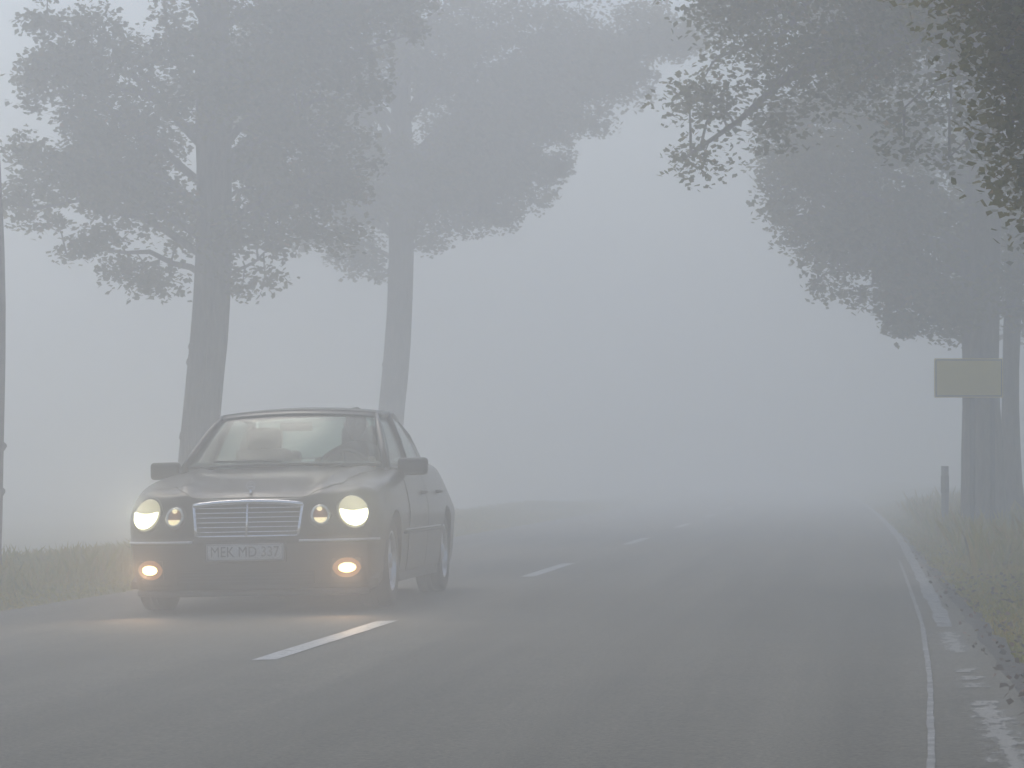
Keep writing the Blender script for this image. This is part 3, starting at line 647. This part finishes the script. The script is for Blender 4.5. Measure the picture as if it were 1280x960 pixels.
for y in (.86, 3.69):
    for sx in (-1, 1): wheel(sx * .765, y, sx)

# grille
gr = empty('grille', P(0, .10, .63)); gr.parent = car
gy = lambda z: min(hit_front(0, z), hit_front(.3, z)) - .018
zb, zt = .512, .742; yb_, yt_ = .052, .118
def gp(x, z, o=0): return Vector((x, (yb_ + (yt_ - yb_) * (z - zb) / (zt - zb)) + .02 * (x / .36) ** 2 - .10 - o, z - .63))
def gw(z): return .345 + (.372 - .345) * (z - zb) / (zt - zb)
mb = MB(); mb.grid(lambda u, v: gp((2 * u - 1) * gw(zb + (zt - zb) * v) * .97, zb + (zt - zb) * v, -.035), 8, 3)
mb.grid(lambda u, v: gp((2 * u - 1) * gw(zt), zt, -.035 - .08 * v), 8, 1); mb.build('grille_back', M['dark'], gr)
def topz(x): return zt - .018 * (abs(x) / .372) ** 3 - .006 * abs(x) / .372
fr = MB(); fr.tube([gp(x, topz(x)) for x in [(-1 + 2 * i / 16) * gw(zt) for i in range(17)]], .017, n=10)
for sx in (-1, 1): fr.tube([gp(sx * gw(z), z if z < zt - .02 else topz(gw(zt))) for z in (zb, .58, .65, .71, zt)], .012, n=10)
fr.tube([gp((-1 + i / 4) * gw(zb), zb) for i in range(9)], .009, n=10)
fr.build('grille_frame', M['chrome'], gr)
for i in range(6):
    z = zb + .030 + i * .0318
    MB().tube([gp((-1 + k / 4) * (gw(z) - .012), z, -.004) for k in range(9)], .0048, n=6).build('grille_slat', M['chrome'], gr)
MB().tube([gp(0, zb, .004), gp(0, .63, .004), gp(0, zt, .004)], .008, n=8).build('grille_centre_bar', M['chrome'], gr)
# bonnet ornament: ring with a three-pointed star
orn = MB(); oc = P(0, .24, .848)
orn.tube([oc + Vector((cos(2 * pi * k / 28) * .029, 0, sin(2 * pi * k / 28) * .029)) for k in range(29)], .0025, n=6)
for k in range(3):
    a_ = pi / 2 + k * 2 * pi / 3; orn.tube([oc, oc + Vector((cos(a_), 0, sin(a_))) * .029], [.0035, .001], n=6)
orn.tube([P(0, .24, .79), P(0, .24, .826)], [.012, .005], n=8); orn.build('bonnet_ornament', M['chrome'], car)
# number plate
np_ = empty('number_plate', P(0, -.022, .405)); np_.parent = car
hz = min(hit_front(x, z) for x in (-.25, 0, .25) for z in (.36, .405, .45)); np_.location = P(0, hz - .014, .408)
bevel(MB().box((0, 0, 0), (.52, .008, .112)).build('plate', M['plate'], np_, False), .003)
bevel(MB().box((0, .009, -.002), (.56, .012, .14)).build('plate_holder', M['trim'], np_, False), .004)
bd = MB()
for q in (-1, 1): bd.box((0, -.005, q * .0505), (.508, .002, .004)); bd.box((q * .2525, -.005, 0), (.004, .002, .098))
bd.build('plate_border', M['ink'], np_, False)
cu = bpy.data.curves.new('plate_text', 'FONT'); cu.body = 'MEK MD 337'; cu.size = .098; cu.align_x = 'CENTER'; cu.align_y = 'CENTER'; cu.extrude = .0012
to = bpy.data.objects.new('plate_text', cu); C.objects.link(to); dg = bpy.context.evaluated_depsgraph_get(); tm = bpy.data.meshes.new_from_object(to.evaluated_get(dg)); bpy.data.objects.remove(to)
xs_ = [v.co.x for v in tm.vertices]; k = .46 / (max(xs_) - min(xs_))
tm.transform(Matrix.Diagonal((k, 1.0, 1, 1)))
tl = link('plate_text', tm, M['ink'], np_); tl.location = (0, -.006, 0); tl.rotation_euler = (pi / 2, 0, 0)

# lamps
def lens_dome(rx, rz, dep, name, m, parent, v0=0.0, rev=False, n=24, k=8):
    v = []; f = []
    for j in range(k + 1):
        th = (pi / 2) * (1 - j / k)
        for i in range(n):
            w = 2 * pi * i / n; v.append((cos(w) * rx * sin(th), -dep * cos(th), sin(w) * rz * sin(th)))
    for j in range(k):
        for i in range(n): f.append((j * n + i, j * n + (i + 1) % n, (j + 1) * n + (i + 1) % n, (j + 1) * n + i))
    return obj(name, v, f, m, parent)
def spot(name, parent, loc, energy, col, size=radians(100), down=-.15, rad=.05):
    l = bpy.data.lights.new(name, 'SPOT'); l.energy = energy; l.color = col; l.spot_size = size; l.spot_blend = 1.0; l.shadow_soft_size = rad
    o = bpy.data.objects.new(name, l); C.objects.link(o); o.parent = parent; o.location = loc
    o.rotation_euler = (parent.rotation_euler.to_matrix().inverted() @ Vector((0, -1, -down))).to_track_quat('-Z', 'Y').to_euler(); return o
E_HEAD, E_FOG = 22.0, 30.0
def headlight(sx):
    rx, rz = .108, .120; x, z = sx * .70, .662; y = hit_front(x, z)
    h = empty('headlight', P(x, y - .004, z), front_rot(x, z, .7)); h.parent = car
    # bezel ring
    MB().tube([(cos(2 * pi * i / 32) * rx * 1.02, .0, sin(2 * pi * i / 32) * rz * 1.02) for i in range(33)], .009, n=8).build('bezel', M['trim'], h)
    lens_dome(rx, rz, .055, 'lens', M['lens'], h)
    rf = lens_dome(rx * .97, rz * .97, .03, 'reflector', M['lamp_warm'], h)
    # low beam field: flat top, rounded below
    v = []; zt_ = .018
    a0 = math.asin(zt_ / rz)
    n = 22
    for i in range(n + 1):
        w = pi - a0 + (pi + 2 * a0) * i / n; v.append(Vector((cos(w) * rx * .90, 0, sin(w) * rz * .88)))
    pts = [(p.x, -.050 * sqrt(max(0, 1 - (p.x / rx) ** 2 - (p.z / rz) ** 2)) + .002, p.z) for p in v]
    pts.append((0, -.047, -.03)); f = [(i, i + 1, n + 1) for i in range(n)] + [(n, 0, n + 1)]
    obj('low_beam', pts, f, M['low_beam'], h)
    spot('headlamp_light', h, (0, -.075, -.01), E_HEAD, (1.0, .95, .68))
def small_lamp(sx):
    rx, rz = .070, .082; x, z = sx * .492, .640; y = hit_front(x, z)
    h = empty('headlight', P(x, y - .002, z), front_rot(x, z)); h.parent = car; h['label'] = 'smaller inner headlight'
    MB().tube([(cos(2 * pi * i / 28) * rx * 1.02, .0, sin(2 * pi * i / 28) * rz * 1.02) for i in range(29)], .008, n=8).build('bezel', M['trim'], h)
    lens_dome(rx, rz, .045, 'lens', M['lens'], h)
    MB().tube([(cos(2 * pi * i / 24) * rx * .80, -.012, sin(2 * pi * i / 24) * rz * .80) for i in range(25)], .010, n=6).build('reflector_rim', M['refl'], h)
    MB().tube([(0, .0, 0), (0, -.004, 0)], [rx * .8, rx * .8], n=24).build('reflector', M['amber'], h)
    lens_dome(.018, .015, .014, 'parking_bulb', M['park'], h).location = (-.005, -.012, .045)
    v = [(cos(w) * rx * .68, -.016, sin(w) * rz * .70 - .004) for w in [pi + pi * .08 + pi * .84 * i / 10 for i in range(11)]]
    obj('lit_reflector', v, [tuple(range(11))], M['park'], h, False)
def fog_lamp(sx):
    x, z = sx * .662, .295; y = hit_front(x, z)
    h = empty('fog_lamp', P(x, y - .004, z), front_rot(x, z, .8)); h.parent = car
    bevel(MB().box((0, .0, 0), (.20, .02, .125)).build('housing', M['dark'], h, False), .008)
    lens_dome(.098, .066, .012, 'reflector', M['fog_halo'], h).location = (0, -.008, 0)  # orange emission on this dome paints the warm halo round the lamp
    lens_dome(.100, .068, .026, 'lens', M['lens'], h).location = (0, -.010, 0)
    lens_dome(.066, .037, .014, 'bulb_glow', M['fog'], h).location = (0, -.012, 0)
    spot('fog_lamp_light', h, (0, -.07, -.01), E_FOG, (1.0, .62, .34), radians(90), -.15, .03)
for sx in (-1, 1): headlight(sx); small_lamp(sx); fog_lamp(sx)

# greenhouse
def wbase(u): return P(.725 * u, 1.37 + .17 * u * u, .975 - .012 * u * u + .01)
def wtop(u): return P(.565 * u, 2.12 + .10 * u * u, 1.392 - .030 * u * u)
def wind(u, v, out=0):
    a_, b_ = wbase(u), wtop(u); p = a_.lerp(b_, v); k = 4 * v * (1 - v); return p + Vector((0, -.5, .86)) * (.022 * k + out)
def rbase(u): return P(.66 * u, 3.98 - .16 * u * u, 1.03)
def rtop(u): return P(.55 * u, 3.42 - .10 * u * u, 1.375 - .028 * u * u)
def solid(name, fn, nu, nv, th, m, parent=None, dirv=(0, 0, -1)):
    o = MB().grid(fn, nu, nv).build(name, m, parent or car)
    md = o.modifiers.new('s', 'SOLIDIFY'); md.thickness = th; md.offset = 0; pr = o.parent; o.parent = None; apply_mods(o); o.parent = pr; return o
solid('windscreen', lambda u, v: wind((2 * u - 1) * .955, .03 + .93 * v), 20, 12, .005, M['glass'])
solid('rear_window', lambda u, v: rbase((2 * u - 1) * .93).lerp(rtop((2 * u - 1) * .93), .05 + .9 * v) + Vector((0, .4, .8)) * .03 * 4 * v * (1 - v), 16, 8, .005, M['glass'])
def roof_pt(u, v):
    x = 2 * u - 1; a_ = wind(x, .965, .004); b_ = rtop(x)
    p = a_.lerp(b_, v); p.z += .032 * 4 * v * (1 - v) * (1 - .25 * x * x); p.x *= 1 + .02 * 4 * v * (1 - v); return p
solid('roof', roof_pt, 20, 20, .024, M['paint'])
solid('roof_header', lambda u, v: wind((2 * u - 1) * .97, .885 + .085 * v, .006), 20, 3, .012, M['paint'])
for sx in (-1, 1):
    ap = [wind(sx * 1.0, v, .004) for v in (-.04, .25, .5, .75, .96)]
    MB().tube(ap, [.030, .027, .025, .022, .016], n=8).build('pillar', M['paint'], car)
    # side: bottom and top edges of the glass line
    sb = lambda y: P(sx * lerp_tab([(1.55, .738), (2.4, .742), (3.4, .735), (3.9, .70)], y), y, lerp_tab([(1.5, .945), (2.4, .955), (3.9, .975)], y))
    stp = lambda y: P(sx * lerp_tab([(2.2, .580), (2.8, .588), (3.35, .560)], y), y, lerp_tab([(2.2, 1.340), (2.8, 1.368), (3.35, 1.320)], y))
    MB().tube([wind(sx * 1.0, .93, -.004)] + [stp(y) for y in (2.3, 2.5, 2.8, 3.1, 3.3)] + [rtop(sx * 1.0) + Vector((0, .0, -.012))], [.022] * 5 + [.018, .012], n=8).build('roof_rail', M['paint'], car)
    MB().tube([sb(1.50 + .24 * i) for i in range(11)], .018, n=8).build('window_ledge', M['trim'], car)
    # pillars B and C, glasses
    for (y0, y1, w_) in ((2.50, 2.62, .028),): MB().tube([sb(y0), sb(y0).lerp(stp(y1), .5) + Vector((sx * .012, 0, 0)), stp(y1)], w_, n=8, squash=1).build('pillar', M['trim'], car)
    cp = MB(); cp.grid(lambda u, v: (sb(3.42 + .46 * u).lerp(stp(3.20 + .22 * u) if u < .7 else rtop(sx).lerp(stp(3.35), .4), v) + Vector((sx * .012 * 4 * v * (1 - v), 0, 0))), 6, 6)
    cpo = cp.build('pillar', M['paint'], car)
    MB().tube([rbase(sx * 1.0) + Vector((0, 0, -.02)), rbase(sx).lerp(rtop(sx), .5) + Vector((0, .015, .015)), rtop(sx) + Vector((0, 0, -.02))], [.028, .024, .014], n=8).build('pillar', M['paint'], car)
    def sg(u, v, ya, yb, yc, yd):
        a_ = sb(ya + (yb - ya) * u); b_ = stp(yc + (yd - yc) * u); return a_.lerp(b_, .02 + .94 * v) + Vector((sx * .015 * 4 * v * (1 - v), 0, 0))
    solid('side_window', lambda u, v: sg(u, v, 1.62, 2.48, 2.24, 2.60), 8, 6, .004, M['glass'])
    solid('side_window', lambda u, v: sg(u, v, 2.53, 3.42, 2.64, 3.20), 8, 6, .004, M['glass'])
    # door mirror
    mr = empty('door_mirror', P(sx * .90, 1.72, .965)); mr.parent = car
    mh = MB(); mh.box((0, 0, 0), (.215, .10, .125)); bevel(mh.build('mirror_housing', M['trim'], mr, False), .028, 3)
    MB().box((0, .052, 0), (.165, .004, .095)).build('mirror_glass', M['chrome'], mr, False)
    MB().tube([(-sx * .08, .02, -.03), (-sx * .17, .04, -.05)], [.03, .035], n=8).build('mirror_arm', M['trim'], mr)
# black windscreen surround, cowl, wiper
MB().tube([wind(-1 + .1 * i, .015, .002) for i in range(21)], .012, n=6).build('windscreen_seal', M['trim'], car)
MB().tube([wind(-.97 + .097 * i, .965, .0) for i in range(21)], .009, n=6).build('windscreen_seal', M['trim'], car)
MB().tube([wind(.02 + .0 * i, .03, .02) if i == 0 else wind(.02 - .09 * i, .035 + .004 * i, .016) for i in range(9)], .008, n=6).build('wiper', M['trim'], car)
# antenna-free cabin: dash, seats, wheel
cab = lambda mb, n, m='seat', bev=.03: bevel(mb.build(n, M[m], car, False), bev, 3)
cab(MB().box(P(0, 1.80, .88), (1.28, .26, .16)), 'dashboard', 'trim', .04)
for sx in (-1, 1):
    st = empty('front_seat', P(sx * .36, 2.5, .5)); st.parent = car
    bevel(MB().box((0, .13, .30), (.50, .13, .66), (radians(-14), 0, 0), .84).build('backrest', M['seat'], st, False), .045, 3)
    bevel(MB().box((0, -.14, -.02), (.50, .52, .16), (radians(6), 0, 0)).build('seat_cushion', M['seat'], st, False), .045, 3)
    bevel(MB().box((0, .245, .695), (.27, .10, .17), (radians(-8), 0, 0)).build('headrest', M['seat'], st, False), .04, 3)
    bevel(MB().box(P(sx * .36, 3.62, 1.05), (.25, .09, .13)).build('rear_headrest', M['seat'], car, False), .035, 3)
cab(MB().box(P(0, 3.50, .72), (1.24, .16, .58), (radians(-14), 0, 0)), 'rear_bench')
sw = MB(); swc = P(.36, 2.02, .93); Rm = Euler((radians(-62), 0, 0)).to_matrix()
sw.tube([swc + Rm @ Vector((cos(2 * pi * k / 28) * .19, sin(2 * pi * k / 28) * .19, 0)) for k in range(29)], .014, n=8)
for a_ in (pi * .02, pi * .98, pi * 1.5): sw.tube([swc, swc + Rm @ Vector((cos(a_) * .19, sin(a_) * .19, 0))], .014, n=6)
sw.tube([swc, swc + Rm @ Vector((0, 0, -.22))], .03, n=8); sw.build('steering_wheel', M['trim'], car)
im = MB().box(wind(0, .86, -.06) + Vector((0, .03, -.02)), (.24, .03, .065)); bevel(im.build('rear_view_mirror', M['trim'], car, False), .012)

# the driver: one skinned body, head, hair; both hands on the wheel rim
def driver():
    r = empty('person', (0, 0, 0)); mw = Matrix.Translation(car.location) @ car.rotation_euler.to_matrix().to_4x4()
    seatp = P(.36, 2.5, .50)
    r.matrix_world = mw @ Matrix.Translation(seatp)
    tag(r, 'driver in dark clothes sitting behind the windscreen of the sedan, hands on the wheel', 'person')
    V = []; E = []; RR = []
    def node(p, rad, parent=None):
        V.append(Vector(p)); RR.append(rad); i = len(V) - 1
        if parent is not None: E.append((parent, i))
        return i
    hip = node((0, .04, .14), .15); sp = node((0, .07, .30), .14, hip); ch = node((0, .10, .46), .155, sp); nk0 = node((0, .11, .60), .085, ch)
    nk = node((0, .10, .67), .055, nk0)
    for s in (-1, 1):
        sh = node((s * .17, .10, .56), .065, nk0); el = node((s * .27, -.10, .38), .048, sh); wr = node((s * .20, -.37, .50), .032, el)
        kn0 = node((s * .11, -.10, .10), .085, hip); kn = node((s * .16, -.46, .16), .065, kn0); an = node((s * .14, -.66, -.10), .045, kn); node((s * .14, -.80, -.12), .035, an)
    def skin(name, V, E, RR, m, sub=2):
        me = bpy.data.meshes.new(name); me.from_pydata([tuple(v) for v in V], E, []); o = link(name, me, m)
        o.modifiers.new('k', 'SKIN')
        for i, sv in enumerate(me.skin_vertices[0].data): sv.radius = (RR[i], RR[i]); sv.use_root = (i == 0)
        s = o.modifiers.new('s', 'SUBSURF'); s.levels = s.render_levels = sub
        apply_mods(o); o.data.materials.clear(); o.data.materials.append(m)
        o.data.polygons.foreach_set('use_smooth', [True] * len(o.data.polygons)); o.parent = r; return o
    skin('body', V, E, RR, M['cloth'])
    # hands
    for s in (-1, 1):
        V, E, RR = [], [], []
        w = Vector((s * .20, -.37, .50)); 
        def nd(p, rad, parent=None):
            V.append(Vector(p)); RR.append(rad); i = len(V) - 1
            if parent is not None: E.append((parent, i))
            return i
        a0 = nd(w, .026); a1 = nd(w + Vector((-s * .005, -.05, .015)), .034, a0); a2 = nd(w + Vector((-s * .01, -.085, .02)), .032, a1)
        for q in range(4):
            off = Vector((s * (.027 - .018 * q), 0, .004 * q)); ln = (.030, .036, .034, .026)[q]
            f0 = nd(w + Vector((-s * .01, -.10, .02)) + off, .010, a2); f1 = nd(w + Vector((-s * .01, -.10 - ln, .008)) + off, .009, f0)
            f2 = nd(w + Vector((-s * .01, -.10 - ln, -.022)) + off, .0085, f1); nd(w + Vector((-s * .01, -.085, -.034)) + off, .008, f2)
        t0 = nd(w + Vector((-s * .035, -.05, .02)), .012, a1); t1 = nd(w + Vector((-s * .055, -.075, .01)), .010, t0); nd(w + Vector((-s * .055, -.10, -.005)), .009, t1)
        skin('hand', V, E, RR, M['skin'], 2)
    # head with features, sculpted from a sphere
    bm = bmesh.new(); bmesh.ops.create_uvsphere(bm, u_segments=32, v_segments=24, radius=1)
    for v in bm.verts:
        x, y, z = v.co; wx = .076 * (1 - .18 * max(0, -z)); px = x * wx; py = y * .098; pz = z * .120
        if y < 0:
            g = lambda cx, cz, sxx, szz: exp(-((px - cx) / sxx) ** 2 - ((pz - cz) / szz) ** 2)
            py -= .022 * g(0, -.015, .012, .022) + .008 * g(0, -.062, .024, .010) + .008 * g(0, -.095, .025, .015)
            py += .010 * (g(-.030, .008, .016, .011) + g(.030, .008, .016, .011)) + .004 * g(0, -.045, .03, .005)
        v.co = (px, py, pz)
    me = bpy.data.meshes.new('head'); bm.to_mesh(me); bm.free(); hd = link('head', me, M['skin'], r); hd.location = (0, .075, .785); hd.data.polygons.foreach_set('use_smooth', [True] * len(me.polygons))
    for s in (-1, 1):
        e = MB(); e.tube([(s * .072, .0, -.022), (s * .083, .012, .0), (s * .083, .014, .02), (s * .074, .006, .028)], [.009, .013, .013, .006], n=8); e.build('ear', M['skin'], hd)
        ey = MB(); ey.grid(lambda u, v: Vector((s * .030 + .011 * cos(u * 2 * pi) * sin(v * pi), -.082 + .011 * sin(u * 2 * pi) * sin(v * pi), .008 + .008 * cos(v * pi))), 10, 6, True); ey.build('eye', M['hair'], hd)
    bm = bmesh.new(); bmesh.ops.create_uvsphere(bm, u_segments=28, v_segments=20, radius=1)
    for v in bm.verts:
        x, y, z = v.co; k = 1 + .05 * noise.noise((x * 3, y * 3, z * 3)); v.co = (x * .083 * k, y * .104 * k + .010, z * .118 * k + .014)
    bmesh.ops.delete(bm, geom=[v for v in bm.verts if v.co.z < .045 - .9 * max(-.12, v.co.y) * 1.0 and v.co.z < .075 and v.co.y < .085 or v.co.z < -.05], context='VERTS')
    me = bpy.data.meshes.new('hair'); bm.to_mesh(me); bm.free(); h = link('hair', me, M['hair'], hd)
driver()

# ------------------------------------------------------------------ fog
FOG = 0.0305
fm = bpy.data.materials.new('fog_volume'); fm.use_nodes = True; nt = fm.node_tree; nt.nodes.clear()
o_ = nt.nodes.new('ShaderNodeOutputMaterial'); pv = nt.nodes.new('ShaderNodeVolumePrincipled')
pv.inputs['Color'].default_value = (0.970, 0.989, 0.986, 1); pv.inputs['Density'].default_value = FOG; pv.inputs['Anisotropy'].default_value = 0.6
nt.links.new(pv.outputs[0], o_.inputs['Volume'])
hb = MB().box((15, 115, 5.65), (390, 370, 14.9)).build('haze', fm, None, False)
tag(hb, 'pale grey fog filling the whole avenue', 'fog', kind='stuff')
